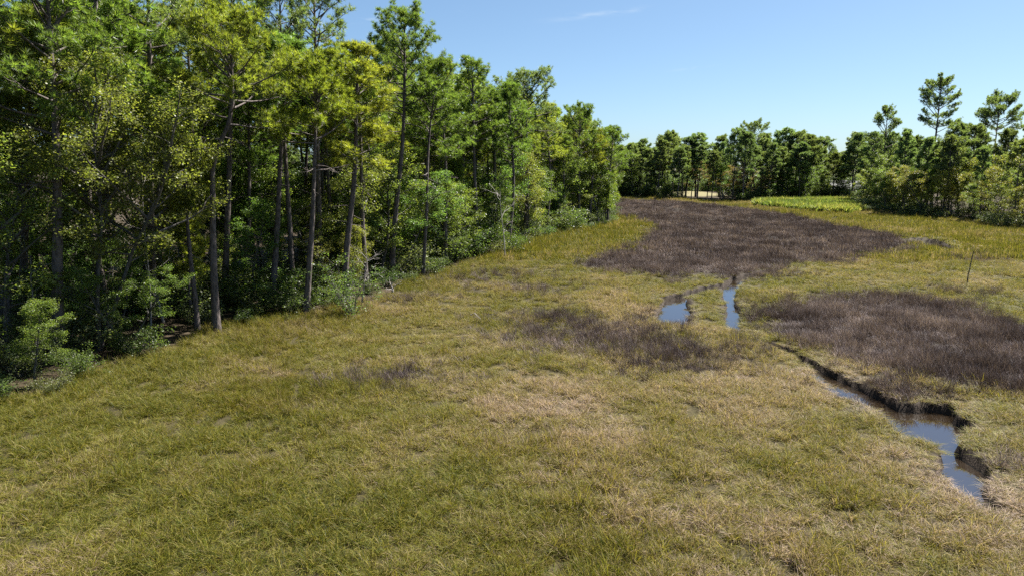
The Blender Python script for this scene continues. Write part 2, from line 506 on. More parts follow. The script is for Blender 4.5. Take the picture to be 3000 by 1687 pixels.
def needles(s, P, D, rg, M, L, w):
    """bursts of pine needles at points P pointing along D"""
    T = len(P)
    d = unit(D[:, None, :] * 0.7 + unit(rg.normal(size=(T, M, 3))) * 0.85 + np.array((0, 0, 0.22)))
    side = unit(np.cross(d, unit(rg.normal(size=(T, M, 3)))))
    ln = L * rg.uniform(0.7, 1.15, (T, M, 1))
    base = P[:, None, :] + d * 0.03
    a = base - side * w * 0.5; b = base + side * w * 0.5; mid = base + d * ln
    v = np.stack([a, b, mid], 2).reshape(-1, 3)
    f = np.arange(T * M * 3).reshape(-1, 3)
    tr = rg.uniform(0, 1, (T, 1))
    rn = np.clip(tr * 0.75 + rg.uniform(0, 0.25, (T, M)), 0, 1)
    s.add(v, f3=f, a=np.repeat(rn.ravel(), 3))

def leaves(s, P, rg, M, rad, L, flat=0.6):
    """clusters of M leaves about points P; rnd runs per leaf with a cluster bias"""
    T = len(P)
    off = unit(rg.normal(size=(T, M, 3))) * (rg.uniform(0, 1, (T, M, 1)) ** 0.5) * rad
    off[..., 2] *= flat
    c = P[:, None, :] + off
    d = unit(rg.normal(size=(T, M, 3)) * np.array((1, 1, 0.5)) + np.array((0, 0, -0.25)))
    nrm = unit(rg.normal(size=(T, M, 3)) * 0.7 + np.array((0, 0, 0.9)))
    side = unit(np.cross(d, nrm))
    ln = L * rg.uniform(0.65, 1.25, (T, M, 1))
    a = c; b = c + d * ln * 0.5 + side * ln * 0.33; e = c + d * ln; g = c + d * ln * 0.5 - side * ln * 0.33
    v = np.stack([a, b, e, g], 2).reshape(-1, 3)
    f = np.arange(T * M * 4).reshape(-1, 4)
    rn = np.clip(rg.uniform(0, 1, (T, 1)) * 0.5 + rg.uniform(0, 0.5, (T, M)), 0, 1)
    s.add(v, f4=f, a=np.repeat(rn.ravel(), 4))

def bend_path(rg, p0, d0, L, n, up=0.0, jit=0.1):
    pts = [np.array(p0, float)]; d = np.array(d0, float)
    for i in range(n):
        d = d + rg.normal(size=3) * jit + np.array((0, 0, up))
        d /= np.linalg.norm(d)
        pts.append(pts[-1] + d * L / n)
    return np.array(pts)

def at_path(P, t):
    x = t * (len(P) - 1); i = min(int(x), len(P) - 2); q = x - i
    return P[i] * (1 - q) + P[i + 1] * q, unit(P[i + 1] - P[i])

def make_pine(seed, H, cb, Rc, n_limb, r0=None, sway=0.25, lean=None, dens=1.0, bare=4, flat=0.0, kink=None, limb_parts=False, nl=0.36, nw=0.038, nm=20):
    rg = np.random.default_rng(seed)
    r0 = r0 or H * 0.0098 + 0.02
    n = 15
    t = np.linspace(0, 1, n)
    ph = rg.uniform(0, 6.28, 4)
    px = sway * (np.sin(t * 3.1 + ph[0]) - math.sin(ph[0])) + sway * 0.4 * (np.sin(t * 8 + ph[1]) - math.sin(ph[1]))
    py = sway * (np.sin(t * 2.7 + ph[2]) - math.sin(ph[2])) + sway * 0.4 * (np.sin(t * 7 + ph[3]) - math.sin(ph[3]))
    if lean: px = px + lean[0] * t; py = py + lean[1] * t
    if kink is not None: px = px + np.interp(t, kink[0], kink[1])
    path = np.stack([px, py, t * H - 0.15], 1)
    rad = r0 * (1 - 0.78 * t ** 1.15); rad[0] *= 1.35; rad[1] *= 1.05
    rad[-1] = 0.02
    tr = Soup(); tr.tube(path, rad, 9)
    br = Soup(); cr = Soup(); limbs = []
    TP, TD = [], []
    az = rg.uniform(0, 6.28)
    for i in range(n_limb + bare):
        az += 2.399 + rg.normal() * 0.35
        is_bare = i < bare
        if is_bare:
            tt = rg.uniform(max(0.25, cb - 0.25), cb); u = -0.1
            L = Rc * rg.uniform(0.25, 0.6)
        else:
            u = ((i - bare + 0.5) / n_limb) ** (0.92 - 0.25 * flat)
            tt = cb + (0.985 - cb) * u
            prof = max(0.16, (1 - u) ** (0.5 - 0.15 * flat) * (0.72 + 0.6 * u))
            L = Rc * prof * rg.uniform(0.62, 1.15)
        p, _ = at_path(path, tt)
        el = R(4 + 52 * max(u, 0) ** 1.2) + rg.normal() * 0.16 - (0.15 if is_bare else 0)
        d = np.array((math.cos(az) * math.cos(el), math.sin(az) * math.cos(el), math.sin(el)))
        lp = bend_path(rg, p, d, L, 6, 0.055 if not is_bare else -0.03, 0.09)
        lr = (0.018 + 0.016 * L) * np.linspace(1, 0.22, 7)
        one = Soup(); one.tube(lp, lr, 5)
        br.tube(lp, lr, 5)
        if is_bare:
            for q in range(3):
                a_, d_ = at_path(lp, rg.uniform(0.4, 0.95))
                sp = bend_path(rg, a_, unit(d_ + rg.normal(size=3) * 0.5), L * 0.35, 2, 0, 0.2)
                br.tube(sp, (0.012, 0.009, 0.004), 3); one.tube(sp, (0.012, 0.009, 0.004), 3)
        else:
            m = max(3, int(round((2.6 + 1.6 * L) * dens)))
            s0 = 0.42 if L > 1.5 else 0.2
            for q in range(m):
                sfr = s0 + (1 - s0) * (q + rg.uniform(0.1, 0.9)) / m
                a_, d_ = at_path(lp, sfr)
                sgn = 1 if q % 2 else -1
                hz = np.array((-d_[1], d_[0], 0)) * sgn
                sd = unit(d_ * rg.uniform(0.3, 0.9) + hz * rg.uniform(0.4, 1.2) + np.array((0, 0, rg.uniform(0.0, 0.55))))
                sl = (0.55 + 0.36 * L * (1.2 - sfr)) * rg.uniform(0.6, 1.3)
                sp = bend_path(rg, a_, sd, sl, 3, 0.09, 0.14)
                br.tube(sp, np.linspace(0.016, 0.006, 4), 3); one.tube(sp, np.linspace(0.016, 0.006, 4), 3)
                for k in range(int(rg.integers(5, 10))):
                    b_, e_ = at_path(sp, rg.uniform(0.25, 1.0))
                    tw = unit(e_ + rg.normal(size=3) * 0.75 + np.array((0, 0, 0.3)))
                    TP.append(b_ + tw * rg.uniform(0.05, 0.48)); TD.append(tw)
                TP.append(sp[-1]); TD.append(unit(sp[-1] - sp[-2] + np.array((0, 0, .3))))
            TP.append(lp[-1]); TD.append(unit(lp[-1] - lp[-2] + np.array((0, 0, .3))))
        limbs.append(one)
    for k in range(8):
        TP.append(path[-1] + rg.normal(size=3) * 0.25); TD.append(unit(np.array((rg.normal() * .5, rg.normal() * .5, 1.0))))
    needles(cr, np.array(TP), np.array(TD), rg, nm, nl, nw)
    out = {"H": H, "crown": cr.mesh("pine_crown", M_NEEDLE)}
    if limb_parts:
        out["trunk"] = tr.mesh("pine_trunk", M_PINE, True)
        out["limbs"] = [q.mesh("pine_limb", M_PINE, True) for q in limbs]
    else:
        tr.merge(br); out["trunk"] = tr.mesh("pine_trunk", M_PINE, True)
    return out

def make_broadleaf(seed, H, cb, Rc, n_limb, forks=1, leaf=0.19, cl=36, crad=0.62, r0=None, limb_parts=False):
    rg = np.random.default_rng(seed)
    r0 = r0 or H * 0.009 + 0.02
    tr = Soup(); limbs = []; cr = Soup(); CPTS = []
    stems = []
    for k in range(forks):
        a = rg.uniform(0, 6.28) + k * 2.1
        d = unit(np.array((math.cos(a) * (0.28 if forks > 1 else 0.06), math.sin(a) * (0.28 if forks > 1 else 0.06), 1.0)))
        st = np.array((math.cos(a) * r0 * (0.6 if forks > 1 else 0), math.sin(a) * r0 * (0.6 if forks > 1 else 0), -0.15))
        pth = bend_path(rg, st, d, H * rg.uniform(0.86, 0.96), 9, 0.03, 0.07)
        tr.tube(pth, r0 * (1 if forks == 1 else 0.75) * np.linspace(1.15, 0.12, 10), 7)
        stems.append(pth)
    for pth in stems:
        az = rg.uniform(0, 6.28)
        nl = max(4, n_limb // forks)
        for i in range(nl):
            az += 2.399 + rg.normal() * 0.4
            u = (i + 0.5) / nl
            tt = cb + (0.97 - cb) * u
            prof = math.sin(math.pi * min(0.97, 0.16 + 0.78 * u)) ** 0.7
            L = Rc * prof * rg.uniform(0.65, 1.2)
            p, _ = at_path(pth, tt)
            el = R(22 + 40 * u) + rg.normal() * 0.15
            d = np.array((math.cos(az) * math.cos(el), math.sin(az) * math.cos(el), math.sin(el)))
            br = Soup(); limbs.append(br)
            lp = bend_path(rg, p, d, L, 5, -0.01, 0.12)
            br.tube(lp, (0.014 + 0.014 * L) * np.linspace(1, 0.2, 6), 5)
            m = max(3, int(2 + 1.5 * L))
            for q in range(m):
                sfr = 0.3 + 0.7 * (q + rg.uniform(0.1, 0.9)) / m
                a_, d_ = at_path(lp, sfr)
                sd = unit(d_ * 0.5 + rg.normal(size=3) * np.array((0.8, 0.8, 0.45)))
                sl = (0.4 + 0.3 * L * (1.2 - sfr)) * rg.uniform(0.7, 1.3)
                sp = bend_path(rg, a_, sd, sl, 3, 0.02, 0.15)
                br.tube(sp, np.linspace(0.014, 0.004, 4), 3)
                CPTS.append(sp[-1]); CPTS.append(at_path(sp, 0.55)[0] + rg.normal(size=3) * 0.12)
            CPTS.append(lp[-1])
        CPTS.append(pth[-1]); CPTS.append(pth[-2])
    CPTS = np.array(CPTS)
    CPTS = CPTS[rg.uniform(size=len(CPTS)) > 0.08]
    leaves(cr, CPTS, rg, cl, crad, leaf)
    out = {"H": H, "crown": cr.mesh("broadleaf_crown", M_LEAF)}
    if limb_parts:
        out["limbs"] = [q.mesh("broadleaf_limb", M_BARK, True) for q in limbs]
    else:
        for q in limbs: tr.merge(q)
    out["trunk"] = tr.mesh("broadleaf_trunk", M_BARK, True)
    return out

def make_shrub(seed, H, Rc, n_stem, leaf=0.15, cl=36, crad=0.5):
    rg = np.random.default_rng(seed)
    st = Soup(); cr = Soup(); CPTS = []
    for i in range(n_stem):
        a = i * 2.399 + rg.normal() * 0.4
        sp_ = rg.uniform(0.15, 1.0)
        d = unit(np.array((math.cos(a) * sp_, math.sin(a) * sp_, 0.9)))
        L = H * rg.uniform(0.6, 1.0) * (1.05 - 0.25 * sp_) * (1 + 0.3 * sp_ * Rc / H)
        p = bend_path(rg, (math.cos(a) * 0.1, math.sin(a) * 0.1, -0.1), d, L, 6, 0.02, 0.14)
        st.tube(p, np.linspace(0.035, 0.006, 7), 5)
        for q in range(7):
            a_, d_ = at_path(p, 0.18 + 0.82 * (q + rg.uniform()) / 7)
            sd = unit(d_ * 0.3 + rg.normal(size=3) * np.array((1, 1, 0.5)))
            s2 = bend_path(rg, a_, sd, rg.uniform(0.25, 0.8) * Rc * 0.5, 2, 0, 0.15)
            st.tube(s2, (0.012, 0.008, 0.003), 3)
            CPTS.append(s2[-1])
        CPTS.append(p[-1])
    leaves(cr, np.array(CPTS), rg, cl, crad, leaf, 0.75)
    return {"H": H, "trunk": st.mesh("shrub_stems", M_BARK, True), "crown": cr.mesh("shrub_foliage", M_LEAF)}

def make_snag(seed, H, r0, n_limb, lean=(0, 0), Ll=1.4):
    rg = np.random.default_rng(seed)
    n = 8; t = np.linspace(0, 1, n)
    path = np.stack([lean[0] * t + 0.08 * np.sin(t * 6), lean[1] * t, t * H - 0.15], 1)
    tk = Soup(); tk.tube(path, r0 * np.linspace(1.1, 0.25, n), 7)
    limbs = []
    for i in range(n_limb):
        s = Soup()
        a = i * 2.4 + rg.normal() * .5
        p, _ = at_path(path, rg.uniform(0.35, 1.0))
        d = unit(np.array((math.cos(a), math.sin(a), rg.uniform(0.2, 0.9))))
        lp = bend_path(rg, p, d, Ll * rg.uniform(0.5, 1.2), 5, 0.03, 0.2)
        s.tube(lp, np.linspace(r0 * 0.35, 0.006, 6), 4)
        for q in range(4):
            a_, d_ = at_path(lp, rg.uniform(0.3, 0.95))
            sp = bend_path(rg, a_, unit(d_ + rg.normal(size=3) * 0.6), Ll * 0.4, 3, 0.02, 0.25)
            s.tube(sp, np.linspace(0.014, 0.004, 4), 3)
        limbs.append(s.mesh("snag_limb", M_DEAD, True))
    return {"H": H, "trunk": tk.mesh("snag_trunk", M_DEAD, True), "limbs": limbs}

def plant(kind, name, label, cat, group, x, y, H, color, rot, width=1.0, z=None, tilt=0.0):
    e = bpy.data.objects.new(name, None)
    COL.objects.link(e)
    e.empty_display_size = 0.3
    if z is None: z = float(ground_z(x, y))
    e.location = (x, y, z)
    k = H / kind["H"]
    e.scale = (k * width, k * width, k)
    e.rotation_mode = 'QUATERNION'
    e.rotation_quaternion = Quaternion((0, 1, 0), tilt) @ Quaternion((0, 0, 1), rot)
    tag(e, label, cat, group)
    woody = name.endswith("shrub") or name.endswith("bush")
    names = {"trunk": "stems" if woody else "trunk", "branches": "branches", "crown": "foliage" if woody else "crown"}
    for part in ("trunk", "branches", "crown"):
        if part in kind:
            o = bpy.data.objects.new(names[part], kind[part])
            COL.objects.link(o); o.parent = e
            if part == "crown": o.color = (*color, 1)
    for lm in kind.get("limbs", ()):
        o = bpy.data.objects.new("limb", lm); COL.objects.link(o); o.parent = e
    return e

# ------------------------------------------------------------------ leaf colours of the kinds, haze painted into one pine green
PINE_D = (0.092, 0.136, 0.036)
PINE_Y = (0.138, 0.165, 0.034)
PINE_HAZY = (0.105, 0.142, 0.066)  # far pines paled and greyed, distance haze put into the colour; some near pines share it
LEAF_G = (0.085, 0.128, 0.032)
LEAF_L = (0.128, 0.162, 0.042)
LEAF_O = (0.142, 0.150, 0.040)
LEAF_GREY = (0.098, 0.113, 0.05)
SHRUB_D = (0.06, 0.086, 0.026)

def tint(c, rg, amt=0.18):
    f = 1 + rg.uniform(-amt, amt); g = 1 + rg.uniform(-amt, amt) * 0.6
    return (c[0] * f * g, c[1] * f, c[2] * f * (2 - g))

# ------------------------------------------------------------------ single trees that the eye can pick out
rg = np.random.default_rng(5)
hero_xy = []

LAND = {"near": [], "far": [], "across": []}      # landmark trees that others are named after
def landmark(zone, x, y, short):
    hero_xy.append((x, y)); LAND[zone].append((x, y, short))

def hero_pine(seed, bx, by, ytop, cb, Rc, n_limb, short, label, color, rot=0.0, lean=(0, 0), zone="near", **kw):
    x, y = G(bx, by)
    H = top_height(y, ytop)
    k = make_pine(seed, H, cb, Rc * 1.3, n_limb, limb_parts=True, lean=lean, **kw)
    landmark(zone, x, y, short)
    return plant(k, "pine_tree", label, "pine tree", None, x, y, H, color, rot)

hero_pine(101, 545, 836, 75, 0.70, 3.7, 26, "the crooked pine", "pine with crooked reddish grey trunk and flat yellow-green crown at wood's edge", PINE_Y,
          flat=0.8, kink=([0, .35, .6, .75, 1], [0, -0.6, -1.0, 0.2, 0.0]), r0=0.27, bare=6, sway=0.12, dens=1.1, lean=(2.2, 0))
hero_pine(102, 566, 770, -30, 0.72, 3.6, 26, "the dark pine", "straight dark pine close behind the crooked yellow-green pine", PINE_D, r0=0.27, sway=0.1, bare=5, lean=(2.4, 0))
hero_pine(103, 497, 830, 372, 0.62, 2.1, 18, "the short soft pine", "short pine with small soft crown beside the crooked pine", PINE_Y, r0=0.19, sway=0.15, bare=2, dens=1.3, lean=(0.4, 0))
hero_pine(104, 770, 788, 188, 0.70, 3.6, 26, "the layered yellow-green pine", "straight pine with layered bright yellow-green crown at wood's edge", (0.135, 0.165, 0.028),
          flat=0.7, r0=0.25, sway=0.1, bare=6, dens=1.1, lean=(1.6, 0))
hero_pine(105, 738, 745, -8, 0.78, 2.6, 20, "the sparse slender pine", "tall slender pine with sparse open top above the wood", PINE_HAZY, r0=0.24, sway=0.15, dens=0.6)
hero_pine(106, 803, 722, -45, 0.70, 4.0, 30, "the tall broad pine", "tall broad pine rising straight above the wood's edge", PINE_HAZY, r0=0.31, sway=0.1, dens=0.75, lean=(0.8, 0))
hero_pine(107, 388, 800, -130, 0.66, 4.2, 24, "the bare-limbed pine", "tall dark pine with long bare rising limbs over a gap of sky", PINE_HAZY, r0=0.30, sway=0.12, dens=0.6, bare=8, lean=(1.8, 0))
hero_pine(108, 150, 905, -60, 0.60, 4.3, 30, "the stout pine", "stout pine with wide green crown beside the orange-tinged broadleaf", PINE_D, r0=0.33, sway=0.15, lean=(1.6, 0), bare=5)
hero_pine(109, 1064, 695, 165, 0.66, 3.2, 24, "the thin outer pine", "thin pine standing clear at the wood's edge", PINE_D, r0=0.19, sway=0.3, lean=(1.5, 0))
hero_pine(110, 985, 700, 42, 0.62, 4.2, 34, "the tall round-crowned pine", "pine with tall rounded dark crown standing above its neighbours", PINE_D, r0=0.30, lean=(1.8, 0))
hero_pine(111, 1200, 640, 165, 0.55, 3.7, 32, "the bend pine", "round-topped pine above the bend in the wood's edge", PINE_D, r0=0.27)
hero_pine(112, 1318, 610, 205, 0.68, 5.0, 30, "the umbrella pine", "pine with wide umbrella crown and long bare trunk over the marsh", PINE_HAZY, r0=0.30, flat=0.5, lean=(0.6, 0))
hero_pine(113, 1455, 575, 284, 0.6, 4.5, 30, "the domed pine", "domed pine beyond the umbrella-crowned pine", PINE_D, r0=0.26)
hero_pine(114, 1528, 566, 335, 0.5, 4.0, 28, "the point pine", "last tall pine on the point of the near wood", PINE_D, r0=0.24)
hero_pine(115, 2330, 528, 215, 0.62, 6.0, 34, "the tallest pine", "tallest pine across the marsh, open crown far above the wood", PINE_HAZY, r0=0.36, dens=1.2, flat=0.2, nl=0.42, nw=0.06, nm=16, zone="across")
hero_pine(116, 2215, 522, 278, 0.3, 6.0, 40, "the cone-topped pine", "cone-topped pine beside the tallest pine across the marsh", PINE_HAZY, r0=0.27, dens=1.1, nl=0.42, nw=0.06, nm=16, zone="across")
hero_pine(117, 2480, 525, 265, 0.70, 6.2, 32, "the flat-crowned pine", "wide flat-crowned pine above the yellowing trees across the marsh", PINE_HAZY, flat=0.8, r0=0.30, dens=1.35, nl=0.42, nw=0.06, nm=16, zone="across")
hero_pine(118, 2590, 535, 252, 0.6, 4.6, 26, "the outer pine", "pine above the yellowing trees, next past the flat-crowned one", PINE_HAZY, r0=0.28, dens=1.3, nl=0.42, nw=0.06, nm=16, zone="across")
hero_pine(119, 1888, 492, 320, 0.7, 6.0, 24, "the domed far pine", "pine with domed crown standing above the far wood", PINE_HAZY, flat=0.6, dens=1.2, nl=0.42, nw=0.06, nm=16, zone="far")

def hero_leaf(seed, bx, by, ytop, cb, Rc, n_limb, short, label, color, forks=1, zone="near", **kw):
    x, y = G(bx, by)
    H = top_height(y, ytop)
    k = make_broadleaf(seed, H, cb, Rc, n_limb, forks, limb_parts=True, **kw)
    landmark(zone, x, y, short)
    return plant(k, "broadleaf_tree", label, "tree", None, x, y, H, color, 0)

hero_leaf(201, 245, 885, 165, 0.38, 6.4, 54, "the orange-tinged broadleaf", "spreading broadleaf with forked trunks and orange-tinged leaves under the pines", (0.115, 0.130, 0.036), 3, leaf=0.15, cl=46)
hero_leaf(202, 30, 930, 270, 0.25, 5.2, 40, "the yellow-green broadleaf", "yellow-green broadleaf beside the stout pine", LEAF_L, 2, leaf=0.15, cl=44)
hero_leaf(203, 960, 700, 330, 0.2, 3.6, 28, "the light broadleaf", "light green broadleaf between the edge pines", LEAF_L, 1, leaf=0.17)
hero_leaf(204, 1150, 655, 470, 0.15, 3.2, 24, "the low pale broadleaf", "low pale green broadleaf leaning out over the grass", (0.10, 0.13, 0.03), 2, leaf=0.17)
hero_leaf(205, 2470, 548, 385, 0.15, 6.0, 30, "the yellowing tree", "broad yellowing tree at the marsh edge across from the near wood", LEAF_O, 2, "across", leaf=0.26, crad=0.85)
hero_leaf(206, 2555, 556, 335, 0.15, 6.5, 32, "the rounded tree", "rounded yellow-green tree beside the broad yellowing tree", (0.13, 0.135, 0.03), 2, "across", leaf=0.26, crad=0.85)
hero_leaf(207, 2225, 528, 440, 0.2, 4.6, 24, "the olive tree", "small olive-green tree at the marsh edge below the cone-topped pine", (0.085, 0.1, 0.026), 2, "across", leaf=0.24, crad=0.8)
hero_leaf(208, 2285, 520, 470, 0.1, 2.4, 16, "the lime-green tree", "small vivid lime-green tree at the foot of the tallest pine", (0.17, 0.21, 0.02), 1, "across", leaf=0.24, crad=0.7)
hero_leaf(209, 1820, 500, 412, 0.15, 5.0, 24, "the bright far tree", "bright yellow-green tree in front of the far wood", (0.12, 0.15, 0.03), 2, "far", leaf=0.28, crad=0.9)

# the bush that stands out on the grass
bx, by = G(868, 792)
tag_bush = make_shrub(301, 4.4, 3.4, 13, leaf=0.13, cl=26, crad=0.45)
plant(tag_bush, "edge_bush", "loose bright green bush with pale twigs spilling onto the grass", "bush", None, bx + 0.5, by, 4.3, (0.075, 0.115, 0.036), 0.4, 1.0)
hero_xy.append((bx, by))
bx, by = G(1300, 640)
plant(make_shrub(302, 4.0, 3.2, 12, leaf=0.14), "edge_bush", "rounded dark bush overhanging the grass below the umbrella pine", "bush", None, bx - 1.5, by + 1, 4.2, (0.06, 0.09, 0.02), 0.4, 1.2)
bx, by = G(1400, 590)
plant(make_shrub(303, 3.6, 3.0, 12, leaf=0.13), "edge_bush", "grey-green bush before the thin trunks at the end of the wood", "bush", None, bx - 1.0, by + 2, 5.2, LEAF_GREY, 1.4, 1.2)

# dead wood
def snag(seed, bx, by, ytop, r0, nl, label, lean=(0, 0), Ll=1.4, name="dead_tree"):
    x, y = G(bx, by); H = top_height(y, ytop)
    k = make_snag(seed, H, r0, nl, lean, Ll)
    e = plant(k, name, label, "dead tree", None, x, y, H, (1, 1, 1), 0)
    return e

snag(401, 412, 815, 628, 0.10, 2, "thin dead leaning trunk between the crooked pine and the wood", (-1.2, 0.3), 0.8)
snag(402, 905, 770, 640, 0.05, 9, "bare grey twiggy sapling rising out of the bright green bush", (0.8, 0.2), 1.6)
snag(403, 380, 830, 440, 0.06, 8, "dead sapling with pale tangled twigs beneath the broadleaf canopy", (0.4, 0), 2.2)
snag(404, 90, 900, 640, 0.06, 7, "dead sapling with bleached crooked twigs under the yellow-green broadleaf", (0.5, 0), 1.8)
snag(405, 985, 735, 705, 0.12, 3, "broken grey stump beside the bright green bush", (0.1, 0), 1.2)
snag(406, 1270, 655, 480, 0.07, 8, "bare pale branching stem at the bend in the wood's edge", (-0.5, 0), 2.6)

# ------------------------------------------------------------------ kinds that are repeated
PINES = [make_pine(21 + i, 21, cb, Rc, nl, dens=dn, flat=fl, sway=0.3) for i, (cb, Rc, nl, dn, fl) in enumerate(
    [(0.58, 3.6, 30, 1.0, 0.0), (0.64, 3.9, 28, 1.0, 0.4), (0.52, 3.3, 32, 1.0, 0.0), (0.68, 4.1, 26, 1.05, 0.7), (0.60, 3.0, 28, 1.0, 0.2), (0.55, 3.8, 34, 1.0, 0.1)])]
FPINES = [make_pine(51 + i, 19, cb, Rc, nl, dens=1.25, flat=fl, sway=0.3, nl=0.42, nw=0.075, nm=14) for i, (cb, Rc, nl, fl) in enumerate(
    [(0.42, 3.9, 34, 0.1), (0.5, 4.3, 32, 0.4), (0.38, 3.6, 36, 0.0), (0.55, 4.4, 28, 0.7)])]
YOUNG = [make_pine(41 + i, 10, 0.3, 1.9, 24, dens=1.2, sway=0.15, bare=2) for i in range(2)]
BROAD = [make_broadleaf(61 + i, 12, cb, Rc, nl, fk, cl=44, leaf=0.155) for i, (cb, Rc, nl, fk) in enumerate(
    [(0.3, 3.6, 24, 1), (0.38, 4.2, 26, 2), (0.25, 3.0, 24, 1), (0.2, 3.4, 26, 2)])]
SHRUBS = [make_shrub(81 + i, 3.0, Rc, ns) for i, (Rc, ns) in enumerate([(2.4, 12), (3.0, 14), (2.0, 10), (2.6, 13)])]

def scatter(n_try, xr, yr, dmin, test, seed, taken=()):
    r_ = np.random.default_rng(seed)
    pts = []; grid = {}
    for x, y in taken: grid.setdefault((int(x // dmin), int(y // dmin)), []).append((x, y))
    xs = r_.uniform(*xr, n_try); ys = r_.uniform(*yr, n_try)
    ok = test(xs, ys)
    for x, y in zip(xs[ok], ys[ok]):
        c = (int(x // dmin), int(y // dmin)); hit = False
        for i in (-1, 0, 1):
            for j in (-1, 0, 1):
                for a, b in grid.get((c[0] + i, c[1] + j), ()):
                    if (a - x) ** 2 + (b - y) ** 2 < dmin * dmin: hit = True; break
        if not hit:
            grid.setdefault(c, []).append((x, y)); pts.append((x, y))
    return pts

def seen(x, y, m=6):
    return (np.abs(x) < 0.76 * y + m) & (y > 18)

def in_near(lo, hi):
    return lambda x, y: inside(x, y, NEAR_WOOD) & (line_dist(x, y, EDGE) > lo) & (line_dist(x, y, EDGE) < hi) & seen(x, y)

HOUSE = (109.0, 226.0)
def clear_house(x, y):
    return (np.abs(x - HOUSE[0]) > 6.5) | (np.abs(y - HOUSE[1]) > 6.0)

def by_landmark(zone, x, y):
    return min(LAND[zone], key=lambda q: (q[0] - x) ** 2 + (q[1] - y) ** 2)[2]

def edge_d(x, y, E):
    return float(line_dist(np.array([x]), np.array([y]), E)[0])

def size_word(h, lo, hi):
    return "low" if h < lo else ("tall" if h > hi else "middling")

def hides(x, y, r):
    return any(hy > y + 0.5 and abs(x - hx * y / hy) < r for hx, hy, _ in LAND["near"][:14])

# near wood: pines
for x, y in scatter(9000, (-110, 20), (20, 190), 3.6, in_near(1.5, 26), 31, hero_xy):
    de = edge_d(x, y, EDGE)
    if de < 7 and hides(x, y, 1.2): continue
    k = PINES[rg.integers(len(PINES))]
    h = (rg.uniform(17.5, 24.5) if de > 4 else rg.uniform(14, 22)) * (0.82 if y > 108 else 1.0)
    yel = rg.uniform() < 0.42
    c = tint(PINE_Y if yel else PINE_D, rg)
    at = by_landmark("near", x, y)
    lab = "%s %s pine %s, nearest to %s" % (size_word(h, 18, 21.5), "yellow-green" if yel else "dark green", "on the near wood's grassy edge" if de < 6 else "inside the near wood", at)
    plant(k, "pine_tree", lab, "pine tree", "pines along the near wood's edge" if de < 6 else "pines inside the near wood",
          x, y, h, c, rg.uniform(0, 6.28), rg.uniform(1.05, 1.45), tilt=0.177 * (-x / y) * rg.uniform(0.5, 1.3))
# near wood: young pines and broadleaf trees under them
for x, y in scatter(9000, (-110, 20), (20, 190), 2.9, in_near(1.2, 22), 32):
    at = by_landmark("near", x, y)
    de = edge_d(x, y, EDGE)
    if de < 1.6 or (de < 8 and hides(x, y, 1.3)): continue
    close = y < 44 and de < 9
    if rg.uniform() < 0.16:
        h = rg.uniform(6, 12)
        plant(YOUNG[rg.integers(2)], "young_pine", "%s bushy young pine under the canopy, nearest to %s" % (size_word(h, 8, 10), at), "pine tree", "young pines of the near wood", x, y, h, tint(PINE_Y, rg), rg.uniform(0, 6.28))
    else:
        q = rg.uniform(); h = rg.uniform(5, 14.5)
        if close: q, h = 0.1, rg.uniform(3.5, 7.5)
        c, w_ = (LEAF_G, "deep green") if q < 0.5 else ((LEAF_L, "light yellow-green") if q < 0.85 else (LEAF_O, "orange-tinged"))
        plant(BROAD[rg.integers(len(BROAD))], "broadleaf_tree", "%s %s broadleaf under the pines, nearest to %s" % (size_word(h, 8, 12), w_, at), "tree",
              "broadleaf trees of the near wood", x, y, h, tint(c, rg), rg.uniform(0, 6.28), rg.uniform(0.85, 1.25))
# near wood: shrubs
for x, y in scatter(9000, (-110, 20), (20, 190), 2.1, in_near(0.6, 12), 33):
    de = edge_d(x, y, EDGE)
    h0 = rg.uniform(1.0, 2.2) if de < 2.5 else rg.uniform(1.6, 4.6)
    if hides(x, y, 0.6) and h0 > 2.4: continue
    grey = rg.uniform() < 0.3
    c = tint(LEAF_GREY if grey else SHRUB_D, rg)
    h = h0
    plant(SHRUBS[rg.integers(len(SHRUBS))], "leafy_shrub", "%s %s shrub %s, nearest to %s" % (size_word(h, 1.8, 3), "grey-green" if grey else "dark green",
          "at the near wood's foot" if de < 4 else "in the near wood's shade", by_landmark("near", x, y)),
          "shrub", "shrubs at the near wood's edge" if de < 4 else "shrubs inside the near wood", x, y, h, c, rg.uniform(0, 6.28), rg.uniform(0.9, 1.4))

# far wood
LAND["far"] += [(*G(1760, 497), "the straw clearing"), (*G(2030, 500), "the green meadow"), (*G(1600, 494), "the wood's point"), (HOUSE[0], HOUSE[1], "the grey house")]
gap0, gap1 = G(1722, 500)[0], G(1800, 500)[0]
def in_far(lo, hi):
    return lambda x, y: inside(x, y, FAR_WOOD) & (line_dist(x, y, FAR_EDGE) > lo) & (line_dist(x, y, FAR_EDGE) < hi) & seen(x, y, 10) & clear_house(x, y)
for x, y in scatter(6000, (-60, 150), (190, 340), 4.5, in_far(0.5, 22), 34, hero_xy):
    h = rg.uniform(13, 21)
    plant(FPINES[rg.integers(len(FPINES))], "pine_tree", "%s pine in the far wood, nearest to %s" % (size_word(h, 17, 19.5), by_landmark("far", x, y)), "pine tree", "pines of the far wood",
          x, y, h, tint(PINE_HAZY, rg), rg.uniform(0, 6.28), rg.uniform(0.95, 1.5))
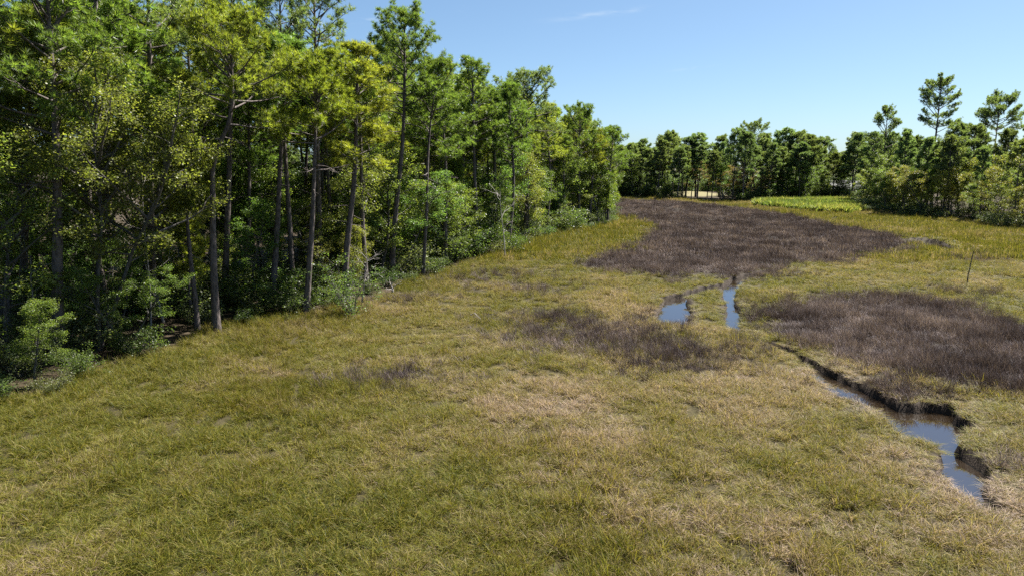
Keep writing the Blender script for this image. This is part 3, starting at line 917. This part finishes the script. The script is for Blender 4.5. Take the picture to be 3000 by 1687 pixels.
for x, y in scatter(6000, (-60, 150), (190, 340), 3.9, in_far(2, 17), 35):
    q = rg.uniform(); h = rg.uniform(6, 13)
    c, w_ = (LEAF_G, "deep green") if q < 0.6 else ((LEAF_L, "light green") if q < 0.88 else ((0.15, 0.11, 0.05), "rust-tinted"))
    if gap0 - 3 < x < gap1 + 3 and h < 9.5: continue
    plant(BROAD[rg.integers(len(BROAD))], "broadleaf_tree", "%s %s broadleaf in the far wood, nearest to %s" % (size_word(h, 8, 11), w_, by_landmark("far", x, y)), "tree",
          "broadleaf trees of the far wood", x, y, h, tint(c, rg), rg.uniform(0, 6.28), rg.uniform(1, 1.4))
def far_shrub_ok(x, y):
    return in_far(0.5, 16)(x, y) & ~((x > gap0 - 2) & (x < gap1 + 2))
for x, y in scatter(5000, (-60, 150), (190, 340), 2.9, far_shrub_ok, 36):
    h = rg.uniform(2.2, 5.5)
    plant(SHRUBS[rg.integers(len(SHRUBS))], "leafy_shrub", "%s dark shrub at the foot of the far wood, nearest to %s" % (size_word(h, 2.5, 3.6), by_landmark("far", x, y)), "shrub", "shrubs of the far wood",
          x, y, h, tint(SHRUB_D, rg), rg.uniform(0, 6.28), rg.uniform(1, 1.5))

# wood across the marsh
def in_right(lo, hi):
    return lambda x, y: inside(x, y, RIGHT_WOOD) & (line_dist(x, y, RIGHT_EDGE) > lo) & (line_dist(x, y, RIGHT_EDGE) < hi) & seen(x, y, 10) & clear_house(x, y)
for x, y in scatter(5000, (60, 220), (110, 270), 5.5, in_right(4, 28), 38, hero_xy):
    h = rg.uniform(13, 19)
    plant(FPINES[rg.integers(len(FPINES))], "pine_tree", "%s pine in the wood across the marsh, nearest to %s" % (size_word(h, 15, 17), by_landmark("across", x, y)), "pine tree", "pines of the wood across the marsh",
          x, y, h, tint(PINE_HAZY, rg), rg.uniform(0, 6.28), rg.uniform(0.9, 1.2))
for x, y in scatter(5000, (60, 220), (110, 270), 3.9, in_right(1.5, 18), 39, hero_xy):
    q = rg.uniform(); h = rg.uniform(7, 14)
    c, w_ = (LEAF_L, "light green") if q < 0.45 else ((LEAF_O, "yellowing") if q < 0.8 else (LEAF_G, "dark green"))
    plant(BROAD[rg.integers(len(BROAD))], "broadleaf_tree", "%s %s broadleaf in the wood across the marsh, nearest to %s" % (size_word(h, 9, 12), w_, by_landmark("across", x, y)), "tree",
          "broadleaf trees of the wood across the marsh", x, y, h, tint(c, rg), rg.uniform(0, 6.28), rg.uniform(0.9, 1.3))
for x, y in scatter(5000, (60, 220), (110, 270), 3.0, lambda x, y: inside(x, y, RIGHT_WOOD) & (line_dist(x, y, RIGHT_EDGE) < 12) & seen(x, y, 10), 40):
    h = rg.uniform(1.2, 3.4)
    plant(SHRUBS[rg.integers(len(SHRUBS))], "leafy_shrub", "%s grey-green shrub across the marsh, nearest to %s" % (size_word(h, 1.9, 2.7), by_landmark("across", x, y)), "shrub", "shrubs across the marsh",
          x, y, h, tint(LEAF_GREY, rg, 0.25), rg.uniform(0, 6.28), rg.uniform(1, 1.5))

# ------------------------------------------------------------------ marsh grass
STORE = bpy.data.collections.new("grass_tufts")

def make_tuft(name, seed, n, L, w, spread, lean, curl, mat, segs=3):
    r_ = np.random.default_rng(seed)
    s = Soup()
    for i in range(n):
        a = r_.uniform(0, 6.28); rr = spread * math.sqrt(r_.uniform())
        p = np.array((math.cos(a) * rr, math.sin(a) * rr, -0.05))
        b = r_.uniform(0, 6.28); ln = lean * r_.uniform(0.2, 1.3)
        d = unit(np.array((math.cos(b) * ln, math.sin(b) * ln, 1.0)))
        le = L * r_.uniform(0.55, 1.2); cu = curl * r_.uniform(0.2, 1.4)
        pts = [p]
        for k in range(segs):
            pts.append(pts[-1] + d * le / segs)
            d = unit(d + np.array((math.cos(b) * cu, math.sin(b) * cu, -cu * 0.55)))
        pts = np.array(pts)
        sd = np.array((-math.sin(b), math.cos(b), 0)); sd = unit(sd + 0.5 * r_.normal(size=3))
        ww = w * r_.uniform(0.7, 1.3) * np.array([0.9, 1.0, 0.75][:segs] if segs == 3 else [0.9, 0.9])
        v = []
        for k in range(segs): v += [pts[k] - sd * ww[k] / 2, pts[k] + sd * ww[k] / 2]
        v.append(pts[-1])
        f4 = [(2 * k, 2 * k + 1, 2 * k + 3, 2 * k + 2) for k in range(segs - 1)]
        s.add(v, f3=[(2 * segs - 2, 2 * segs - 1, 2 * segs)], f4=f4, a=r_.uniform())
    o = bpy.data.objects.new(name, s.mesh(name, mat))
    return o

def tuft_set(prefix, specs):
    c = bpy.data.collections.new(prefix)
    for i, sp in enumerate(specs):
        c.objects.link(make_tuft("%s_%02d" % (prefix, i), *sp))
    return c

def scatter_object(name, coll, n_var, x, y, dry, scale, tilt, rz, kind="stuff"):
    n = len(x)
    z = ground_z(x, y)
    me = bpy.data.meshes.new(name)
    me.vertices.add(n)
    me.vertices.foreach_set("co", np.stack([x, y, z], 1).astype(np.float32).ravel())
    a = me.attributes.new("rot", 'FLOAT_VECTOR', 'POINT'); a.data.foreach_set("vector", np.stack([tilt[:, 0], tilt[:, 1], rz], 1).astype(np.float32).ravel())
    a = me.attributes.new("scl", 'FLOAT_VECTOR', 'POINT'); a.data.foreach_set("vector", scale.astype(np.float32).ravel())
    a = me.attributes.new("idx", 'INT', 'POINT'); a.data.foreach_set("value", (rng.integers(0, n_var, n) if isinstance(n_var, int) else n_var).astype(np.int32))
    a = me.attributes.new("dry", 'FLOAT', 'POINT'); a.data.foreach_set("value", dry.astype(np.float32))
    o = obj(name, me)
    tag(o, kind=kind)
    ng = bpy.data.node_groups.new(name + "_nodes", 'GeometryNodeTree')
    ng.interface.new_socket("Geometry", in_out='INPUT', socket_type='NodeSocketGeometry')
    ng.interface.new_socket("Geometry", in_out='OUTPUT', socket_type='NodeSocketGeometry')
    N, Lk = ng.nodes, ng.links
    gi = N.new("NodeGroupInput"); go = N.new("NodeGroupOutput")
    ip = N.new("GeometryNodeInstanceOnPoints")
    ci = N.new("GeometryNodeCollectionInfo")
    ci.inputs["Collection"].default_value = coll
    ci.inputs["Separate Children"].default_value = True
    ci.inputs["Reset Children"].default_value = True
    def named(nm, t):
        q = N.new("GeometryNodeInputNamedAttribute"); q.data_type = t; q.inputs["Name"].default_value = nm
        return q.outputs["Attribute"]
    er = N.new("FunctionNodeEulerToRotation")
    Lk.new(named("rot", 'FLOAT_VECTOR'), er.inputs[0])
    Lk.new(gi.outputs[0], ip.inputs["Points"]); Lk.new(ci.outputs[0], ip.inputs["Instance"])
    ip.inputs["Pick Instance"].default_value = True
    Lk.new(named("idx", 'INT'), ip.inputs["Instance Index"])
    Lk.new(er.outputs[0], ip.inputs["Rotation"]); Lk.new(named("scl", 'FLOAT_VECTOR'), ip.inputs["Scale"])
    Lk.new(ip.outputs[0], go.inputs[0])
    mod = o.modifiers.new("scatter", 'NODES'); mod.node_group = ng
    return o

CORD = tuft_set("cordgrass_tuft", [(500 + i, 58, 0.40 + 0.09 * (i % 3), 0.012, 0.21, 0.5, 0.75, M_GRASS) for i in range(6)])
CORD_FAR = tuft_set("cordgrass_clump", [(520 + i, 60, 0.72, 0.035, 0.55, 0.45, 0.4, M_GRASS, 2) for i in range(4)])
NEEDLE = tuft_set("needlerush_tuft", [(540 + i, 58, 0.72, 0.011, 0.30, 0.38, 0.25, M_RUSH) for i in range(5)])
NEEDLE_FAR = tuft_set("needlerush_clump", [(560 + i, 60, 0.72, 0.028, 0.6, 0.38, 0.25, M_RUSH, 2) for i in range(4)])
FERN = tuft_set("meadow_tuft", [(580 + i, 60, 1.3, 0.14, 0.8, 0.6, 0.5, M_FERN, 2) for i in range(3)])

def band(y0, y1, per_m2, seed):
    r_ = np.random.default_rng(seed)
    w = 0.77 * y1 + 4
    n = int((y1 - y0) * 2 * w * per_m2)
    x = r_.uniform(-w, w, n); y = r_.uniform(y0, y1, n)
    ok = np.abs(x) < 0.77 * y + 4
    return x[ok], y[ok]

def marsh(x, y):
    de = line_dist(x, y, EDGE)
    ok = ~inside(x, y, NEAR_WOOD) | (de < 0.9 + 0.6 * wob(x, y, 3.0, 1))
    ok &= ~(inside(x, y, FAR_WOOD) & (line_dist(x, y, FAR_EDGE) > 1.0)) & ~(inside(x, y, RIGHT_WOOD) & (line_dist(x, y, RIGHT_EDGE) > 1.5))
    ok &= (y < 236) & (flat_weight(x, y) < 0.3)
    ok &= creek_sdf(x, y) > 0.02
    return ok

def dryness(x, y):
    """0 lush .. 1 bleached; the lower right of the marsh is the driest, the wood's edge the lushest"""
    de = line_dist(x, y, EDGE)
    d = 0.25 + 0.24 * wob(x, y, 11.0, 1) + 0.26 * wob(x, y, 3.3, 2) + 0.16 * wob(x, y, 1.2, 0)
    d = d + 0.36 * np.clip((x + 4) / 12, -0.4, 1) * np.clip((50 - y) / 16, 0, 1)
    d = d - 0.2 * np.clip(1 - de / 9, 0, 1) - 0.12 * np.clip((y - 45) / 40, 0, 1)
    return np.clip(d, 0, 1)

for nm_c, set_c, nv, nm_r, set_r, nvr, bands in (
        ("cordgrass", CORD, 6, "needlerush", NEEDLE, 5, [(14, 34, 20, 71), (34, 52, 14, 72), (52, 78, 8.5, 73)]),
        ("cordgrass", CORD_FAR, 4, "needlerush", NEEDLE_FAR, 4, [(78, 125, 3.4, 74), (125, 236, 1.5, 75)])):
    X, Y = zip(*[band(*b) for b in bands])
    X = np.concatenate(X); Y = np.concatenate(Y)
    ok = marsh(X, Y); X, Y = X[ok], Y[ok]
    rw = rush_weight(X + rng.normal(size=len(X)) * 0.8, Y + rng.normal(size=len(Y)) * (0.3 + 0.015 * Y))
    # the grass grows in tussocks with darker gaps between them
    keep = rng.uniform(size=len(X)) < np.clip(0.85 + 0.75 * wob(X, Y, 1.5, 1) + 0.35 * wob(X, Y, 0.8, 3), 0.4, 1)
    X, Y, rw = X[keep], Y[keep], rw[keep]
    pick = rng.uniform(size=len(X)) < rw
    mead = inside(X, Y, MEADOW)
    for is_rush in (False, True):
        sel = (pick == is_rush) & ~mead
        x, y = X[sel], Y[sel]; n = len(x)
        de = line_dist(x, y, EDGE); cd = creek_sdf(x, y)
        dry = dryness(x, y) if not is_rush else np.clip(0.35 + 0.35 * wob(x, y, 4.0, 2) + 0.2 * wob(x, y, 1.5, 3), 0, 1)
        h = rng.uniform(0.6, 1.3, n) * (1 + 0.22 * wob(x, y, 2.3, 0) + 0.28 * wob(x, y, 1.5, 1))
        if not is_rush:
            h = h * (1 + 0.45 * np.clip(1 - de / 7, 0, 1)) * np.clip(0.4 + cd / 3.0, 0.4, 1)
        s = rng.uniform(0.9, 1.25, n)
        lean_amt = 0.10 + (0.35 * np.clip(1 - de / 9, 0, 1) * (0.5 + 0.5 * wob(x, y, 4.0, 3)) if not is_rush else 0)
        tilt = np.stack([rng.normal(size=n) * 0.12 - lean_amt, rng.normal(size=n) * 0.12], 1)
        rz = rng.uniform(0, 6.28, n)
        swirl = np.clip(wob(x, y, 8.0, 3) * 1.5 - 0.55, 0, 1) if not is_rush else np.zeros(n)
        lay = rng.uniform(size=n) < np.maximum(np.clip(1 - de / 9, 0, 1) * 0.7, swirl * 0.85)
        tilt[:, 0] -= 0.55 * swirl * lay
        if not is_rush: h = h * (1 + 0.4 * np.clip(wob(x, y, 6.5, 0) * 2 - 0.9, 0, 1))
        rz = np.where(lay, 2.2 + rng.normal(size=n) * 0.5 + 1.2 * wob(x, y, 9, 2), rz)
        scatter_object(nm_r if is_rush else nm_c, set_r if is_rush else set_c, nvr if is_rush else nv, x, y, dry, np.stack([s, s, h], 1), tilt, rz)
    if mead.any():
        r_ = np.random.default_rng(9)
        lo, hi = MEADOW.min(0), MEADOW.max(0)
        x = r_.uniform(lo[0], hi[0], 9000); y = r_.uniform(lo[1], hi[1], 9000)
        q = inside(x, y, MEADOW) & ~inside(x, y, FAR_WOOD); x, y = x[q], y[q]; n = len(x)
        s = r_.uniform(0.8, 1.5, n)
        scatter_object("meadow_ferns", FERN, 3, x, y, np.clip(0.4 + 0.5 * wob(x, y, 6, 1), 0, 1), np.stack([s, s, s * r_.uniform(0.7, 1.3, n)], 1),
                       r_.normal(size=(n, 2)) * 0.1, r_.uniform(0, 6.28, n))

# ------------------------------------------------------------------ far-off wood behind everything, one mass
def distant_wood():
    c = bpy.data.collections.new("distant_pines")
    for i in range(3):
        q = FPINES[i]
        v0 = [np.zeros(len(q[p].vertices) * 3, np.float32) for p in ("trunk", "crown")]
        s_ = Soup()
        for p, arr in zip(("trunk", "crown"), v0):
            q[p].vertices.foreach_get("co", arr)
        tv = v0[0].reshape(-1, 3)[:135]; k = 9; nr = len(tv) // k
        f = [(a * k + b, a * k + (b + 1) % k, (a + 1) * k + (b + 1) % k, (a + 1) * k + b) for a in range(nr - 1) for b in range(k)]
        s_.add(tv, f4=f)
        me = s_.mesh("distant_trunk", M_PINE)
        cv = v0[1].reshape(-1, 3)
        me2 = mesh_from("distant_pine", np.concatenate([tv, cv]), [np.arange(len(cv)).reshape(-1, 3) + len(tv), np.array(f)], False,
                        {"rnd": np.concatenate([np.full(len(tv), .5), np.repeat(rng.uniform(0, 1, len(cv) // 3), 3)])}, M_NEEDLE)
        me2.materials.append(M_PINE)
        mi = np.zeros(len(me2.polygons), np.int32); mi[len(cv) // 3:] = 1
        me2.polygons.foreach_set("material_index", mi)
        bpy.data.meshes.remove(me)
        o = bpy.data.objects.new("distant_pine_%d" % i, me2); o.color = (*PINE_HAZY, 1)
        c.objects.link(o)
    for i in range(2):
        o = bpy.data.objects.new("distant_thicket_%d" % i, SHRUBS[i]["crown"]); o.color = (*LEAF_G, 1)
        c.objects.link(o)
    r_ = np.random.default_rng(77)
    n = 1500
    x = r_.uniform(-330, 330, n); y = r_.uniform(60, 400, n)
    de = line_dist(x, y, EDGE)
    ok = seen(x, y, 20) & ((inside(x, y, NEAR_WOOD) & (de > 30) & (de < 62)) | ((y > 300) & ~inside(x, y, NEAR_WOOD)))
    ok &= (r_.uniform(size=n) < 0.8)
    x, y = x[ok], y[ok]; n = len(x)
    sc_ = r_.uniform(0.75, 1.05, n)
    kind_ = r_.integers(0, 3, n)
    m_ = 420                                                     # undergrowth beneath and before the distant pines
    tx = r_.uniform(-120, 240, m_); ty = r_.uniform(287, 312, m_)
    x = np.concatenate([x, tx]); y = np.concatenate([y, ty]); kind_ = np.concatenate([kind_, r_.integers(3, 5, m_)])
    sc_ = np.concatenate([sc_, r_.uniform(1.6, 3.0, m_)]); n = len(x)
    o = scatter_object("distant_wood", c, kind_, x, y, np.zeros(n), np.stack([sc_ * 1.25, sc_ * 1.25, sc_], 1), np.zeros((n, 2)), r_.uniform(0, 6.28, n))
    o.color = (*PINE_HAZY, 1)
distant_wood()

# ------------------------------------------------------------------ grey house behind the far trees
def plain_mat(name, c, rough=0.7):
    m, n, l = new_mat(name)
    out = n.new("ShaderNodeOutputMaterial"); p = n.new("ShaderNodeBsdfPrincipled")
    no = n.new("ShaderNodeTexNoise"); no.inputs["Scale"].default_value = 4.0; no.inputs["Detail"].default_value = 5
    r_ = ramp(n, [(0.3, tuple(v * 0.85 for v in c)), (0.7, c)])
    l.new(no.outputs["Fac"], r_.inputs[0]); l.new(r_.outputs[0], p.inputs["Base Color"])
    p.inputs["Roughness"].default_value = rough
    l.new(p.outputs[0], out.inputs["Surface"])
    return m

def box(x0, x1, y0, y1, z0, z1):
    v = [(a, b, c) for c in (z0, z1) for a, b in ((x0, y0), (x1, y0), (x1, y1), (x0, y1))]
    f = [(3, 2, 1, 0), (4, 5, 6, 7), (0, 1, 5, 4), (1, 2, 6, 5), (2, 3, 7, 6), (3, 0, 4, 7)]
    return v, f

def house():
    e = bpy.data.objects.new("house", None); COL.objects.link(e)
    e.location = (HOUSE[0], HOUSE[1], 0.0)
    tag(e, "small pale grey house half hidden behind the far trees", "house")
    wall, roof = plain_mat("grey_siding", (0.42, 0.43, 0.44)), plain_mat("grey_shingle", (0.24, 0.24, 0.25), 0.9)
    trim, glass = plain_mat("white_trim", (0.75, 0.75, 0.74)), plain_mat("dark_glass", (0.03, 0.035, 0.045), 0.1)
    w, d, h, r_ = 5.0, 3.5, 3.4, 5.6
    v = [(-w, -d, -.2), (w, -d, -.2), (w, d, -.2), (-w, d, -.2), (-w, -d, h), (w, -d, h), (w, d, h), (-w, d, h), (-w, 0, r_), (w, 0, r_)]
    obj("wall", mesh_from("wall", v, [np.array([(0, 1, 5, 4), (2, 3, 7, 6), (4, 5, 9, 8), (6, 7, 8, 9)]), np.array([(4, 8, 7), (5, 6, 9)]), np.array([(1, 2, 6, 5), (3, 0, 4, 7)])], False, None, wall), e)
    rv = []; rf = []
    for sgn in (-1, 1):
        b = len(rv)
        rv += [(-w - .5, sgn * (d + .5), h - .25), (w + .5, sgn * (d + .5), h - .25), (w + .5, 0, r_ + .12), (-w - .5, 0, r_ + .12),
               (-w - .5, sgn * (d + .5), h - .08), (w + .5, sgn * (d + .5), h - .08), (w + .5, 0, r_ + .30), (-w - .5, 0, r_ + .30)]
        rf += [tuple(b + q for q in f) for f in ((0, 1, 2, 3), (4, 5, 6, 7), (0, 1, 5, 4), (1, 2, 6, 5), (3, 0, 4, 7))]
    obj("roof", mesh_from("roof", rv, np.array(rf), False, None, roof), e)
    for cx in (-3.2, 3.0):
        v, f = box(cx - .7, cx + .7, -d - .06, -d - .01, 0.9, 2.5)
        wo = obj("window", mesh_from("window", v, np.array(f), False, None, trim), e)
        v, f = box(cx - .58, cx + .58, -d - .09, -d - .065, 1.0, 2.4)
        obj("pane", mesh_from("pane", v, np.array(f), False, None, glass), wo)
    v, f = box(-.5, .5, -d - .06, -d - .01, 0, 2.1)
    obj("door", mesh_from("door", v, np.array(f), False, None, trim), e)
house()

# ------------------------------------------------------------------ small things in the marsh
def stick(name, label, cat, pts, r0, r1, mat):
    s = Soup(); s.tube(pts, np.linspace(r0, r1, len(pts)), 6)
    return tag(obj(name, s.mesh(name, mat, True)), label, cat)

x, y = G(2432, 715)
stick("dead_stake", "thin dark dead stake leaning in the yellow-green marsh", "stake",
      [(x, y, -0.2), (x + .03, y, .9), (x + .12, y, 1.6), (x + .16, y, 2.3), (x + .30, y, 3.1)], 0.055, 0.03, M_BARK)
x, y = G(1195, 800, 0.6)
stick("fallen_branch", "bleached crooked branch lying on the marsh grass", "branch",
      [(x - .35, y + .55, .72), (x - .05, y + .5, .86), (x + .1, y + .1, .80), (x + .42, y - .5, .66)], 0.03, 0.014, M_DEAD)
x, y = G(1818 / SX, 605 / SX)
stick("dead_stake", "dead stick leaning over the dark rushes off the wood's point", "stake",
      [(x, y, -0.2), (x + .4, y, 1.0), (x + .9, y, 2.2), (x + 1.3, y, 3.2)], 0.05, 0.02, M_BARK)
print("triangles", sum(len(m.loop_triangles) if m.loop_triangles else len(m.polygons) for m in bpy.data.meshes), "objects", len(sc.objects))
